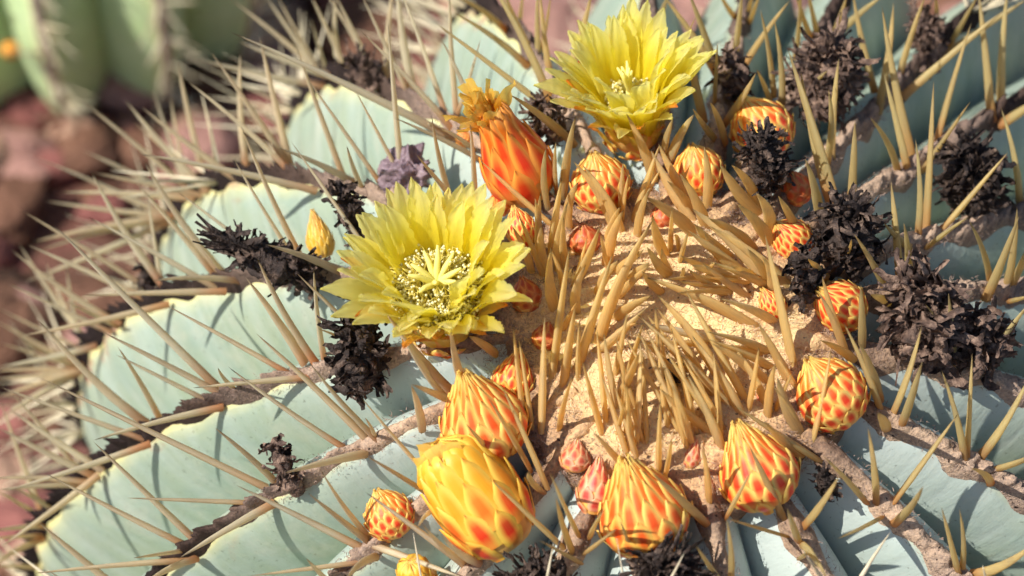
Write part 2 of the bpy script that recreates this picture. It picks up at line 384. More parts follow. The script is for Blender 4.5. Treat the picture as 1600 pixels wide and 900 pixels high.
# foot x, y, point x, y and thickness of each spine, in picture pixels; each is set on the plant's real surface below
SPDATA = (
    '312,312,125,155,12;322,298,195,155,14;370,280,220,166,12;322,295,208,189,9;272,250,238,141,9;278,262,266,145,8;320,282,278,96,12;458,272,291,126,12;'
    '455,266,329,81,13;384,262,376,80,12;709,215,360,50,15;530,122,372,64,12;505,132,305,92,12;454,262,405,54,13;535,272,462,71,12;598,291,478,119,12;'
    '612,250,555,141,12;602,130,615,-25,12;624,238,606,32,14;642,120,620,-30,15;695,175,622,-25,14;722,140,689,61,12;728,132,751,60,8;850,164,678,34,12;'
    '822,102,710,21,12;710,120,702,-25,12;790,46,712,-5,12;862,158,760,-38,17;830,82,780,-30,14;842,95,841,-20,12;860,122,844,-15,14;640,150,562,-15,12;'
    '706,200,566,51,13;536,99,482,-15,13;560,78,505,-15,12;565,75,520,-15,12;475,75,412,-10,12;482,78,432,-8,9;486,75,486,30,9;530,80,525,-10,12;'
    '495,85,362,0,10;746,250,616,184,11;699,282,675,182,12;659,238,672,198,9;740,232,685,200,10;740,290,734,185,12;260,342,56,246,10;265,358,102,262,12;'
    '295,320,130,236,12;238,419,142,266,14;345,425,225,250,14;335,429,211,284,14;350,431,310,378,10;315,309,92,301,12;275,342,71,314,10;260,338,48,379,13;'
    '335,448,136,338,14;390,385,279,301,12;222,445,32,328,14;334,600,85,352,16;235,470,42,382,12;190,509,18,390,12;131,538,28,378,12;105,535,70,406,9;'
    '101,545,104,415,9;244,398,230,300,9;220,398,38,441,12;240,362,62,392,12;492,298,215,240,14;318,305,145,270,10;440,372,364,246,12;464,388,378,199,14;'
    '572,388,454,220,12;555,285,435,231,12;565,295,542,228,12;700,302,650,241,14;860,348,750,250,15;540,428,415,382,14;496,572,402,402,16;'
    '550,510,462,425,13;505,556,490,418,12;375,438,240,439,12;475,566,385,435,19;572,685,400,521,16;590,688,485,568,14;448,581,262,478,14;'
    '482,588,302,606,16;540,701,358,574,14;368,610,341,575,10;540,532,498,514,10;660,732,564,620,13;665,698,642,601,14;708,628,644,601,16;'
    '710,615,605,488,24;692,612,620,505,20;724,600,704,510,15;775,552,732,525,14;585,682,570,652,8;775,715,728,662,12;822,722,762,620,15;855,762,785,605,19;'
    '848,770,827,737,15;570,708,444,739,16;564,855,369,758,19;578,848,482,771,15;575,838,502,735,12;675,775,572,712,14;725,882,575,772,18;679,795,652,826,9;'
    '728,880,660,818,14;750,880,690,835,15;575,850,730,905,19;560,878,390,900,13;586,870,540,908,14;518,915,478,872,10;438,762,335,668,12;'
    '426,786,280,872,16;304,875,225,915,15;349,460,125,462,12;256,489,30,525,12;192,531,-5,574,12;224,659,61,500,16;350,618,160,519,16;329,628,181,554,13;'
    '248,654,184,542,11;222,685,-2,604,14;415,761,62,590,18;346,635,146,688,14;126,578,-5,622,12;94,615,-5,658,12;86,610,-10,592,12;90,605,-15,580,12;'
    '135,550,-2,482,11;122,570,-8,500,12;185,525,10,442,12;85,595,-2,535,10;90,582,32,528,10;190,515,98,469,10;45,748,0,622,10;58,662,18,615,10;'
    '146,744,-2,669,14;158,735,15,640,12;232,694,5,768,14;155,754,-15,748,12;155,756,-5,766,11;151,761,0,855,15;68,810,-8,765,12;68,822,-10,830,12;'
    '68,836,-10,842,11;72,838,-8,885,14;294,854,72,740,16;309,849,146,690,16;400,785,198,778,13;288,875,52,896,14;290,860,208,872,11;225,955,59,815,16;'
    '75,915,-5,885,12;82,798,22,762,10;80,795,42,762,10;895,88,925,-15,15;880,232,797,148,14;880,310,900,180,15;1106,94,1032,-12,14;1114,92,1075,-15,14;'
    '1072,58,1088,24,9;1100,185,1076,59,15;1116,160,1121,66,12;1148,90,1160,-15,17;1162,104,1235,0,13;1202,100,1188,15,12;1132,192,1181,114,16;'
    '1120,218,1082,169,15;1138,232,1109,160,16;1042,258,1085,179,20;1035,248,1052,186,16;1021,279,979,179,18;1148,24,1122,-15,11;1172,32,1190,-15,12;'
    '1168,20,1175,-15,11;1205,162,1182,109,13;851,45,861,-10,9;811,32,818,-15,11;1025,32,1045,-12,12;856,326,854,231,13;869,302,869,222,12;'
    '862,398,878,280,21;888,355,904,288,15;875,425,888,321,16;849,400,846,302,13;841,398,836,310,12;848,429,810,335,16;860,432,848,355,15;'
    '960,355,898,258,18;970,365,912,264,19;969,338,974,254,14;989,349,1031,225,21;995,371,1014,298,13;948,415,974,329,16;895,450,936,356,18;'
    '949,418,939,366,12;870,485,864,392,18;862,596,890,386,18;900,488,916,416,14;899,588,958,395,21;935,535,1018,352,21;970,450,1015,410,18;'
    '1041,401,1019,335,15;1048,388,1050,325,14;1061,410,1075,364,13;1049,430,1011,386,16;1064,436,1066,419,11;1085,348,1018,236,21;1104,356,1062,272,17;'
    '1104,329,1100,230,14;1185,332,1128,259,21;1185,325,1144,262,16;1202,365,1181,306,18;1205,380,1152,320,19;1090,369,1009,309,18;1168,432,1075,360,19;'
    '1210,445,1082,328,23;1178,390,1108,342,18;1141,400,1086,350,18;1210,445,1168,388,18;1140,432,1080,414,16;1175,465,1099,412,16;1205,448,1110,410,20;'
    '1150,450,1058,439,12;1180,509,1012,436,21;846,675,851,496,21;822,675,802,509,16;832,668,810,525,14;880,606,899,478,18;874,672,896,586,12;'
    '942,680,910,564,16;948,670,932,512,16;965,640,944,522,16;960,590,981,486,16;922,558,1008,482,18;960,498,1020,462,16;992,702,1000,535,18;'
    '966,622,998,550,16;978,675,976,595,12;1070,670,999,519,21;1065,640,1012,521,18;1042,590,1024,481,14;1145,635,999,494,22;1125,530,995,505,16;'
    '1125,590,1030,468,21;1170,630,1071,452,22;1208,500,1128,468,20;1088,675,1050,518,19;1128,672,1044,552,21;1120,680,1032,608,18;1046,672,1029,525,16;'
    '1160,650,1086,534,21;1210,575,1110,532,18;1205,550,1108,520,16;1200,600,1114,538,18;1170,640,1186,542,16;1278,722,1145,632,21;906,840,859,738,16;'
    '896,865,868,775,15;885,860,766,748,18;925,890,844,845,13;918,861,966,824,14;922,840,945,795,14;985,860,969,812,12;972,725,928,675,16;'
    '980,710,940,585,16;998,722,960,600,16;992,708,980,600,15;1030,738,1032,625,16;1040,745,1049,685,13;1080,695,1050,600,19;1108,788,1098,698,14;'
    '1108,822,1018,738,21;1136,808,1175,734,15;1230,838,1132,809,12;1142,908,1135,810,14;1132,915,1088,852,15;1225,810,1170,695,18;1128,700,1075,590,21;'
    '1222,175,1209,30,12;1245,58,1250,-15,12;1268,60,1242,-15,14;1278,60,1260,-15,14;1301,66,1325,-12,15;1358,98,1332,-15,15;1316,69,1385,-10,14;'
    '1310,322,1231,76,23;1295,308,1251,110,18;1262,155,1294,110,12;1300,245,1311,90,16;1292,255,1294,142,14;1330,324,1336,188,14;1425,240,1378,9,16;'
    '1420,266,1380,110,15;1372,175,1396,4,15;1402,130,1448,-12,14;1464,62,1461,-10,13;1485,70,1530,-10,14;1551,188,1528,-20,16;1565,168,1575,-20,15;'
    '1412,151,1570,15,14;1482,88,1610,-5,14;1465,220,1518,35,14;1448,360,1459,125,16;1435,372,1430,218,13;1442,265,1516,159,14;1404,265,1360,185,13;'
    '1570,195,1650,140,20;1592,300,1564,170,14;1556,20,1562,-15,13;1282,348,1258,248,16;1250,365,1216,306,13;1408,450,1392,282,15;1420,440,1412,348,12;'
    '1430,390,1381,348,13;1468,365,1575,238,16;1450,384,1511,341,13;1549,440,1514,346,12;1535,485,1592,338,18;1572,455,1589,325,14;1579,450,1625,350,16;'
    '1388,458,1334,365,14;1319,415,1330,374,11;1295,435,1262,404,12;1242,578,1195,365,17;1321,548,1280,458,15;1322,545,1285,432,14;1348,545,1345,445,15;'
    '1378,642,1319,506,18;1375,622,1340,532,15;1271,690,1298,550,16;1335,562,1282,532,15;1394,651,1440,509,16;1408,670,1441,565,14;1492,578,1482,458,13;'
    '1472,515,1445,475,9;1509,718,1471,579,15;1512,718,1519,551,12;1535,712,1610,585,18;1575,522,1612,470,14;1398,475,1360,460,16;1580,471,1620,460,12;'
    '1390,675,1372,645,18;1240,605,1185,505,19;1250,675,1215,590,18;1200,652,1212,568,15;1394,790,1498,645,20;1370,788,1356,668,14;1398,818,1442,760,16;'
    '1352,790,1286,712,14;1254,825,1312,742,16;1378,808,1308,842,14;1500,900,1471,792,14;1505,890,1499,795,12;1522,898,1615,848,18;1550,734,1625,705,16;'
    '1550,755,1516,732,14;1249,848,1230,795,16;1250,848,1292,905,16;1215,900,1255,868,14;1252,712,1195,658,16')

# ------------------------------------------------------------------ barrel cactus: ribs
ROOT = bpy.data.objects.new('barrel_cactus', None); COL.objects.link(ROOT); ROOT.empty_display_size = 0.05
tag(ROOT, 'blue-green barrel cactus with woolly crown, yellow flowers and orange buds', 'cactus')
RIBS = [math.radians(a) for a in (14.1, 26.6, 41.0, 52.8, 66.0, 77.0, 89.5, 107.8, 127.0, 145.5, 162.5, 180.8, 197.4, 213.6, 229.0, 245.0, 262.0, 280.0, 300.5, 320.8, 339.0, 356.4)]
NRIB = len(RIBS)
STEP = math.radians(6.3)                       # areole to areole along a crest

SPINES = [tuple(int(v) for v in s.split(',')) for s in SPDATA.split(';')]

def nearest_rib(a):
    return min(range(NRIB), key=lambda i: abs((a - RIBS[i] + math.pi) % (2 * math.pi) - math.pi))

def crest_dev(p):
    a, t = angles(p); i = nearest_rib(a)
    return i, ((a - RIBS[i] + math.pi) % (2 * math.pi) - math.pi) * RB * math.sin(t), t

placed = []                                     # (rib or -1, base, tip, width)
for bx, by, tx, ty, wd in SPINES:
    p = on_ball(bx, by); i, dv, t = crest_dev(p)
    rib = -1
    if t > math.radians(14.5):
        rib = i
        dx, dy = bx - tx, by - ty; ln = math.hypot(dx, dy); dx /= ln; dy /= ln
        best = None
        for s in sorted(range(-45, 130, 5), key=abs):
            q = on_ball(bx + dx * s, by + dy * s); j, d2, t2 = crest_dev(q)
            cost = max(0, abs(d2) - 0.28) * 60 + abs(s) * 0.35
            if best is None or cost < best[0]: best = (cost, q, j)
        p, rib = best[1], best[2]
        a, t = angles(p); da = (a - RIBS[rib] + math.pi) % (2 * math.pi) - math.pi
        lim = 0.3 / (RB * math.sin(t)); da = max(-lim, min(lim, da))
        p = ball(RIBS[rib] + da, t, RB + 0.04)
    n = nrm(p - CENTRE); dep = (p - CAM_P) @ CAM_F
    d = CAM_F + (tx - 800) / FPX * CAM_R + (450 - ty) / FPX * CAM_U       # unit depth
    flat = np.linalg.norm(d * dep - (p - CAM_P))
    L = max(2.1 if rib < 0 else 2.7, flat * 1.07)
    z = math.sqrt(max(L * L - flat * flat, 0))
    for _ in range(12):
        q = CAM_P + d * (dep - z)
        if (q - p) @ n > 0.22 * np.linalg.norm(q - p): break
        z += 0.25
    placed.append((rib, p, q, wd * dep / FPX))

phase = []
for i in range(NRIB):
    ts = [angles(b)[1] for r, b, q, w_ in placed if r == i]
    phase.append(math.atan2(sum(math.sin(2 * math.pi * t / STEP) for t in ts), sum(math.cos(2 * math.pi * t / STEP) for t in ts)) / (2 * math.pi) * STEP if ts else 0.0)

def rib_r(i, u, t, gap):
    """radius of the skin: i rib, u -1..1 from valley to valley, gap = angle to the neighbour crest"""
    au = abs(u); wid = RB * math.sin(t) * gap
    dep = min(0.80 * wid, 2.8) * smooth(math.radians(8), math.radians(17), t)
    sc = 0.5 - 0.5 * math.cos(2 * math.pi * (t - phase[i]) / STEP)
    return RB - 0.06 - dep * au ** (2.1 - 0.6 * smooth(0.4, 0.75, t)) + 0.16 * (sc - 0.5) * (1 - au) ** 2 * smooth(0.2, 0.5, t)

def rib_mesh(i):
    aL, a, aR = RIBS[i - 1], RIBS[i], RIBS[(i + 1) % NRIB]
    gl = (a - aL) % (2 * math.pi); gr = (aR - a) % (2 * math.pi)
    nt_, nu = 96, 25; V = []; UV = []
    for j in range(nt_):
        t = math.radians(5 + 133 * j / (nt_ - 1))
        for k in range(nu):
            u = -1 + 2 * k / (nu - 1); g = gl if u < 0 else gr
            r = rib_r(i, u, t, g)
            al = a + u * g / 2
            p = ball(al, t, r)
            if abs(u) < 0.99:
                e = (1 - abs(u))
                p = p + 0.05 * e * fbm(p, 0.55, 2) * nrm(p - CENTRE) * smooth(0.3, 0.6, t) + E1 * 0.06 * e * fbm(p + 9, 0.4, 2) * smooth(0.35, 0.7, t)
            V.append(p); UV.append(((u + 1) / 2, math.degrees(t) / 140))
    return mesh('rib', V, gridf(nu, nt_), M_SKIN, UV)

def band_mesh(i):
    a = RIBS[i]; nt_, nu = 420, 11; V = []; UV = []
    for j in range(nt_):
        td = 9 + 105 * j / (nt_ - 1); t = math.radians(td)
        w_ = np.interp(td, [9, 14, 20, 27, 34, 45, 60, 90], [0.32, 0.40, 0.42, 0.40, 0.36, 0.33, 0.30, 0.2])
        ar = 0.5 + 0.5 * math.cos(2 * math.pi * (t - phase[i]) / STEP)
        w_ *= 0.62 + 0.5 * ar
        w_ *= 0.78 + 0.2 * math.cos(a - math.radians(340))
        rough = np.interp(td, [9, 22, 32], [0.06, 0.13, 0.38])
        for k in range(nu):
            u = -1 + 2 * k / (nu - 1)
            x = u * w_ * (1 + 0.2 * fbm((td * 0.35, u * 1.0, i * 3.1), 1.3, 3))
            al = a + x / (RB * math.sin(t))
            h = (0.17 + 0.12 * smooth(26, 36, td)) * (1 - u * u) * (0.6 + 0.5 * ar)
            p = ball(al, t, RB); rr = np.linalg.norm(p - CENTRE)
            h += rough * (1 - u * u) * (0.3 + fbm(p, 3.6, 4)) - 0.10 * abs(u) ** 3 + 0.03
            skin = rib_r(i, min(1, abs(x) / (RB * math.sin(t) * 0.15)), t, 0.3)
            V.append(CENTRE + (p - CENTRE) * ((min(skin, RB) - RB + rr + max(h, -0.15)) / rr)); UV.append(((u + 1) / 2, td / 140))
    return mesh('areole_wool', V, gridf(nu, nt_), M_WOOL, UV)

RIBO = []
for i in range(NRIB):
    r = obj('rib', rib_mesh(i), ROOT); RIBO.append(r)
    obj('areole_wool', band_mesh(i), r)

# ------------------------------------------------------------------ crown wool
nt_, nu = 60, 150; V = []; UV = []
for j in range(nt_):
    for k in range(nu):
        a = 2 * math.pi * k / nu
        edge = 15.2 + 2.0 * fbm((math.cos(a) * 3, math.sin(a) * 3, 1), 1.0, 3)
        td = edge * (j + 0.15) / (nt_ - 1); t = math.radians(td)
        p = ball(a, t, RB)
        h = 0.10 + 0.16 * fbm(p, 0.9, 3) + 0.05 * fbm(p, 4.0, 3) - 0.3 * (j / (nt_ - 1)) ** 5 - 0.9 * (j / (nt_ - 1)) ** 26
        h -= 0.5 * math.exp(-(td / 2.6) ** 2)
        V.append(CENTRE + (p - CENTRE) * (1 + h / RB)); UV.append((k / nu, td / 140))
CROWN = obj('crown_wool', mesh('crown_wool', V, gridf(nu, nt_, True), M_WOOL, UV), ROOT)
tag(CROWN, 'tan felted wool at the top of the cactus')

def fibres(name, pts, mat, parent, lmin, lmax, wid=0.012):
    V = []; F = []
    for p, n in pts:
        d = nrm(n * NR.uniform(0.1, 0.9) + NR.normal(size=3) * 0.7); s = nrm(np.cross(d, NR.normal(size=3))) * wid
        b = p - n * 0.02; L = NR.uniform(lmin, lmax); m = b + d * L * 0.5 + NR.normal(size=3) * 0.012
        o = len(V); V += [b - s, b + s, m + s * 0.8, m - s * 0.8, b + d * L + NR.normal(size=3) * 0.03]
        F += [(o, o + 1, o + 2, o + 3), (o + 3, o + 2, o + 4)]
    o = obj(name, mesh(name, V, F, mat, None, False), parent); tag(o, kind='stuff'); return o

pts = []
for _ in range(32000):
    t = math.radians(14.8) * math.sqrt(NR.rand()); a = NR.rand() * 6.2832; p = ball(a, t, RB)
    td = math.degrees(t)
    h = 0.10 + 0.16 * fbm(p, 0.9, 3) - 0.3 * (td / 15.2) ** 5 - 0.5 * math.exp(-(td / 2.6) ** 2)
    n = nrm(p - CENTRE); pts.append((p + n * h, n))
fibres('wool_fibres', [q for q in pts if math.degrees(angles(q[0])[1]) > 10.5], M_FIBRE_OLD, CROWN, 0.06, 0.2, 0.0065)
pts = [q for q in pts if math.degrees(angles(q[0])[1]) <= 10.5]
fibres('wool_fibres', pts, M_FIBRE, CROWN, 0.08, 0.28, 0.007)
for i in range(NRIB):
    pts = []
    for _ in range(700):
        td = 11 + 25 * NR.rand() ** 1.3; t = math.radians(td)
        x = NR.uniform(-0.36, 0.36); p = ball(RIBS[i] + x / (RB * math.sin(t)), t, RB + 0.06 - 0.5 * x * x); pts.append((p, nrm(p - CENTRE)))
    fibres('wool_fibres', pts, M_FIBRE_OLD, RIBO[i], 0.06, 0.15, 0.008)

# ------------------------------------------------------------------ spines
def spine_mesh(bend, lens, seed):
    rg = random.Random(seed); nr, ns = 13, 8; V = []; F = []
    for j in range(nr):
        s = j / nr
        prof = (np.interp(s, [0, 0.08, 0.35, 0.7, 0.9, 1], [0.86, 0.96, 1.0, 0.66, 0.3, 0.0]) if lens else
                np.interp(s, [0, 0.05, 0.3, 0.7, 0.9, 1], [1.08, 1.0, 0.9, 0.56, 0.26, 0.0])) * 0.5
        cx = bend * s * s
        for k in range(ns):
            a = 2 * math.pi * k / ns
            V.append((0, 0, 0)); V[-1] = (prof * math.cos(a) * (1 + 0.04 * rg.uniform(-1, 1)), prof * (0.46 if lens else 0.6) * math.sin(a) * (1 + 0.25 * (math.sin(a) > 0)), s, cx)
    tipx = bend
    V.append((0, 0, 1.0, tipx))
    # columns: x, y in widths, z in lengths, c = sideways bend in lengths
    for j in range(nr - 1):
        for k in range(ns):
            F.append((j * ns + k, j * ns + (k + 1) % ns, (j + 1) * ns + (k + 1) % ns, (j + 1) * ns + k))
    for k in range(ns): F.append(((nr - 1) * ns + k, (nr - 1) * ns + (k + 1) % ns, nr * ns))
    F.append(tuple(range(ns - 1, -1, -1)))
    return V, F

# bend is kept in the object's x scale, so it is stored for a slenderness of 1 : 14
SPV = []
for lens in (False, True):
    for q, b in enumerate((0.3, 1.1, 1.9, -0.8)):
        V, F = spine_mesh(b, lens, q)
        SPV.append((mesh('spine', [(v[0] + v[3], v[1], v[2]) for v in V], F, M_SPINE), V, F, b))

def spine_matrix(p, q, wd, roll, b):
    ax = q - p; L = np.linalg.norm(ax); return L, ax / L

def add_spine(parent, p, q, wd, lens, col, foot, curl=None):
    k = RNG.choice((0, 1, 2, 3)) if curl is None else curl
    me, V, F, b = SPV[(4 if lens else 0) + k]
    L = np.linalg.norm(q - p); z = (q - p) / L
    n = nrm(p - CENTRE); out = -(n - (n @ z) * z)                 # spines arch back over the rib
    roll = RNG.uniform(-0.5, 0.5)
    # aim so that the bent point still ends at q
    M = frame(p, z, (wd, wd, L), roll, out)
    x = np.array([M[0][0], M[1][0], M[2][0]]) * b                  # sideways shift of the point
    z2 = nrm((q - p) - x); M = frame(p, z2, (wd, wd, np.linalg.norm(q - p - x)), roll, out)
    o = obj('spine', me, parent, M); o.color = (*col[:3], foot); return o

def jit(c, k=0.12):
    f = 1 + RNG.uniform(-k, k); g = 1 + RNG.uniform(-k, k) * 0.4
    return (c[0] * f, c[1] * f * g, c[2] * f * g * g, 1)

C_OLD, C_MID, C_NEW, C_PALE = lin(226, 215, 184), lin(222, 202, 142), lin(244, 212, 138), lin(242, 228, 188)
for rib, p, q, wd in placed:
    px, py, _ = project(p); td = math.degrees(angles(p)[1])
    if rib < 0:
        c = C_PALE if td < 4.2 and RNG.random() < 0.3 else (C_NEW if RNG.random() < 0.65 else lin(242, 214, 150))
        add_spine(CROWN, p - nrm(p - CENTRE) * 0.05, q, wd * 1.16, True, jit(c, 0.1), 0.1)
    else:
        c = C_OLD if px < 760 else C_MID
        add_spine(RIBO[rib], p - nrm(p - CENTRE) * 0.08, q, wd * 0.98, td < 22 and px > 600, jit(c), RNG.uniform(0.35, 0.9) if td > 15 else 0.25)

for k in range(55):
    rib, p, q, wd = RNG.choice([s for s in placed if s[0] < 0])
    a, t = angles(p); p2 = ball(a + RNG.uniform(-1, 1) * 0.5 / (RB * max(math.sin(t), .04)), t + RNG.uniform(-.03, .03), RB)
    if math.degrees(angles(p2)[1]) > 12.5 or math.degrees(angles(p2)[1]) < 2.5: continue
    q2 = p2 + (q - p) * RNG.uniform(.75, 1.0) + NR.normal(size=3) * 0.16
    add_spine(CROWN, p2 - nrm(p2 - CENTRE) * 0.05, q2, wd * 0.9, True, jit(C_NEW, .1), 0.1)

# the ribs go on over the shoulder: more spines stand there
bases = np.array([p for _, p, _, _ in placed])
for i in range(NRIB):
    V = []; F = []; t = phase[i]
    while t < math.radians(16): t += STEP
    while t < math.radians(100):
        p = ball(RIBS[i], t, RB)
        n = nrm(p - CENTRE); px, py, _ = project(p)
        seen = n @ nrm(CAM_P - p)
        hidden = seen < (0.30 if 2.0 < RIBS[i] < 3.3 else 0.12) or not (-40 < px < 1640 and -40 < py < 940)
        if hidden and np.min(np.linalg.norm(bases - p, axis=1)) > 0.7:
            down = nrm(ball(RIBS[i], t + 0.05, RB) - p); side = np.cross(n, down)
            for k in range(RNG.choice((6, 7, 8))):
                a = k * 1.2 + RNG.uniform(-0.4, 0.4)
                d = nrm(n * RNG.uniform(0.6, 1.0) + 0.9 * (math.cos(a) * down + math.sin(a) * side))
                L = RNG.uniform(2.4, 3.6); wd = RNG.uniform(0.10, 0.15)
                M = np.array(frame((0, 0, 0), d, (wd, wd, L), RNG.uniform(0, 6)))[:3, :3]
                me, SV, SF, b = SPV[RNG.choice((0, 1))]
                off = len(V)
                for v in SV: V.append(p + M @ np.array([v[0] + v[3], v[1], v[2]]))
                F += [tuple(off + x for x in f) for f in SF]
        t += STEP
    if V:
        o = obj('spines', mesh('spines', V, F, M_SPINE_JOINED), RIBO[i]); tag(o, kind='stuff')

# ------------------------------------------------------------------ buds
PROF = {'cone': ([0, .10, .28, .46, .64, .82, .93, 1], [.30, .43, .5, .45, .31, .15, .06, .0]),
        'round': ([0, .12, .36, .58, .76, .89, 1], [.30, .43, .5, .44, .28, .11, .0]),
        'fade': ([0, .08, .25, .42, .6, .8, .95, 1], [.30, .42, .5, .47, .36, .24, .2, .12]),
        'tall': ([0, .08, .28, .5, .75, .92, .98, 1], [.30, .42, .5, .49, .42, .34, .2, .0])}

def bud_r(shape, t): return float(np.interp(t, *PROF[shape]))

def bud_core(shape):
    V = []; n = 14; m = 16
    for j in range(n):
        t = j / (n - 1)
        for k in range(m):
            a = 2 * math.pi * k / m; r = bud_r(shape, t) * 0.95
            V.append((r * math.cos(a), r * math.sin(a), t * 0.985))
    return V, gridf(m, n, True)

def bud_scale(shape, t0, ln, a0, wa, rg, lift, jag=0.1):
    nv, nu = 8, 7; V = []; UV = []
    for j in range(nv):
        v = j / (nv - 1); t = t0 + v * ln
        hw = wa * float(np.interp(v, [0, .25, .5, .75, .92, 1], [.8, 1, .95, .62, .25, .03]))
        for k in range(nu):
            u = -1 + 2 * k / (nu - 1)
            e = 1 + (rg.uniform(-jag, jag) if abs(u) > 0.9 and v > 0.15 else 0)
            a = a0 + u * hw * e
            r = bud_r(shape, min(1, max(0, t))) * 0.955 + 0.012 + lift * (0.012 + 0.05 * v * v) + 0.022 * (1 - u * u) - 0.012
            V.append((r * math.cos(a), r * math.sin(a), min(t, 1.03) + 0.004 * (1 - u * u)))
            UV.append(((u + 1) / 2, v))
    return V, gridf(nu, nv), UV

def bud_proto(shape, n, ln, wa, mat, seed):
    rg = random.Random(seed); core = mesh('flower_bud', *bud_core(shape), M_BUDCORE)
    L = []
    for i in range(n):
        f = i / (n - 1); t0 = -0.05 + 0.80 * f ** 0.92
        l2 = ln * (0.72 + 0.55 * f) * rg.uniform(0.92, 1.08)
        if t0 + l2 > 1.0: l2 = 1.0 - t0 + 0.02
        w2 = wa * (1.0 + 0.55 * f * f)
        V, F, UV = bud_scale(shape, t0, l2, i * 2.39996, w2, rg, 1.25 - 0.6 * f)
        L.append(mesh('scale', V, F, mat, UV))
    return core, L
PROTO = {'cone': bud_proto('cone', 68, 0.39, 0.265, M_SCALE, 1), 'round': bud_proto('round', 76, 0.31, 0.26, M_SCALE, 2),
         'pink': bud_proto('cone', 30, 0.32, 0.44, M_SCALE_PINK, 3), 'dull': bud_proto('round', 30, 0.30, 0.44, M_SCALE_DULL, 5),
         'tall': bud_proto('tall', 50, 0.48, 0.32, M_SCALE_YELLOW, 4), 'faded': bud_proto('round', 34, 0.34, 0.46, M_SCALE_ORANGE, 6), 'fade': bud_proto('fade', 30, 0.58, 0.40, M_SCALE_ORANGE, 7)}

RED, ORANGE, YELLOW, DULL = lin(232, 58, 28), lin(238, 84, 26), lin(242, 128, 28), lin(190, 74, 38)

def place(base_px, tip_px, height, sink=0.0):
    p = on_ball(*base_px, sink); dep = (p - CAM_P) @ CAM_F
    d = CAM_F + (tip_px[0] - 800) / FPX * CAM_R + (450 - tip_px[1]) / FPX * CAM_U
    flat = np.linalg.norm(d * dep - (p - CAM_P)); h = max(height, flat * 1.02)
    q = CAM_P + d * (dep - math.sqrt(h * h - flat * flat))
    return p, q, dep

def bud(cx, cy, tx, ty, wpx, kind, col, label, ratio=1.15, roll=0.0, sink=0.1, top=None):
    bx, by = cx - (tx - cx) * 0.66, cy - (ty - cy) * 0.66
    wd = wpx / FPX * 49.5
    p, q, dep = place((bx, by), (tx, ty), wd * ratio, sink)
    core, scales = PROTO[kind]
    o = obj('flower_bud', core, ROOT, frame(p, q - p, (wd, wd, np.linalg.norm(q - p)), roll))
    tag(o, label)
    for i, me in enumerate(scales):
        s = obj('scale', me, o); f = i / len(scales)
        c = jit(col, 0.1) if top is None else jit(tuple(col[k] + (top[k] - col[k]) * smooth(*((0.15, 0.55) if kind == 'tall' else (0.45, 0.95)), f) for k in range(4)), 0.08)
        s.color = c
    return o

bud(752, 655, 723, 582, 138, 'cone', ORANGE, 'large pointed yellow and orange bud above the tall yellow one', 1.12, 0.3, 0.05, YELLOW)
bud(752, 787, 684, 694, 140, 'tall', RED, 'tall blunt yellow bud about to open', 1.25, 1.0, 0.1, lin(243, 168, 36))
bud(608, 805, 588, 765, 80, 'round', RED, 'small round bud apart from the others on a green rib', 1.0, 0.7, 0.1, YELLOW)
bud(1002, 795, 975, 715, 140, 'cone', ORANGE, 'large pointed striped bud at the bottom of the crown', 1.12, 2.0, 0.1, YELLOW)
bud(930, 765, 937, 713, 58, 'pink', lin(206, 70, 60), 'pinkish bud pressed behind the large striped bud', 1.5, 0.2)
bud(899, 715, 903, 686, 50, 'pink', lin(200, 84, 62), 'small pink bud alone in the tan wool', 1.0, 0.2)
bud(1182, 733, 1150, 660, 124, 'cone', RED, 'red and yellow striped bud at the lower edge of the wool', 1.12, 1.2, 0.1, YELLOW)
bud(1297, 616, 1262, 562, 114, 'round', RED, 'round red and cream bud below the withered flowers', 1.05, 0.4, 0.1, lin(244, 120, 30))
bud(1082, 712, 1088, 685, 30, 'pink', lin(204, 80, 54), 'tiny pink bud poking out of dark wool', 1.4, 0.2)
bud(1312, 478, 1278, 452, 84, 'round', RED, 'red bud half under a withered flower', 1.1, 1.4, 0.1)
bud(1206, 476, 1190, 450, 46, 'round', RED, 'small red bud behind the amber spines', 1.2, 1.0)
bud(1237, 374, 1212, 348, 68, 'round', RED, 'red and orange bud beside a black withered flower', 1.1, 0.0, 0.1)
bud(1190, 203, 1160, 152, 108, 'round', RED, 'orange bud with a withered flower lying on it', 1.05, 0.9, 0.1, YELLOW)
bud(1091, 268, 1080, 226, 86, 'round', RED, 'orange bud right below the upper flower', 1.05, 2.1, 0.1, YELLOW)
bud(938, 287, 926, 238, 98, 'round', RED, 'round red and cream bud at the upper edge of the wool', 1.05, 0.1, 0.1, lin(240, 130, 30))
bud(914, 376, 910, 350, 54, 'dull', DULL, 'dull orange bud sunk in the wool below the round one', 0.95, 0.3, 0.15)
bud(1035, 340, 1033, 318, 46, 'dull', DULL, 'small dull orange bud sunk in the wool near the upper flower', 0.95, 0.8, 0.15)
bud(823, 464, 815, 432, 52, 'dull', DULL, 'dull orange bud in shade beside the big flower', 1.05, 1.8, 0.1)
bud(852, 528, 858, 503, 44, 'dull', DULL, 'small dull orange bud between wool and amber spines', 1.0, 0.4, 0.1)
bud(803, 590, 812, 546, 68, 'cone', RED, 'red bud between the big flower and the wool', 1.1, 1.7, 0.1)
bud(815, 360, 802, 322, 52, 'round', RED, 'red bud hidden behind amber spines beside the big flower', 1.2, 0.6, 0.1)
bud(782, 318, 775, 300, 40, 'faded', ORANGE, 'orange brown bud peeping past the petals', 1.2, 0.2, 0.1)
bud(1245, 295, 1238, 268, 52, 'dull', lin(214, 84, 40), 'orange bud in shade under withered flowers', 1.2, 0.9, 0.1)
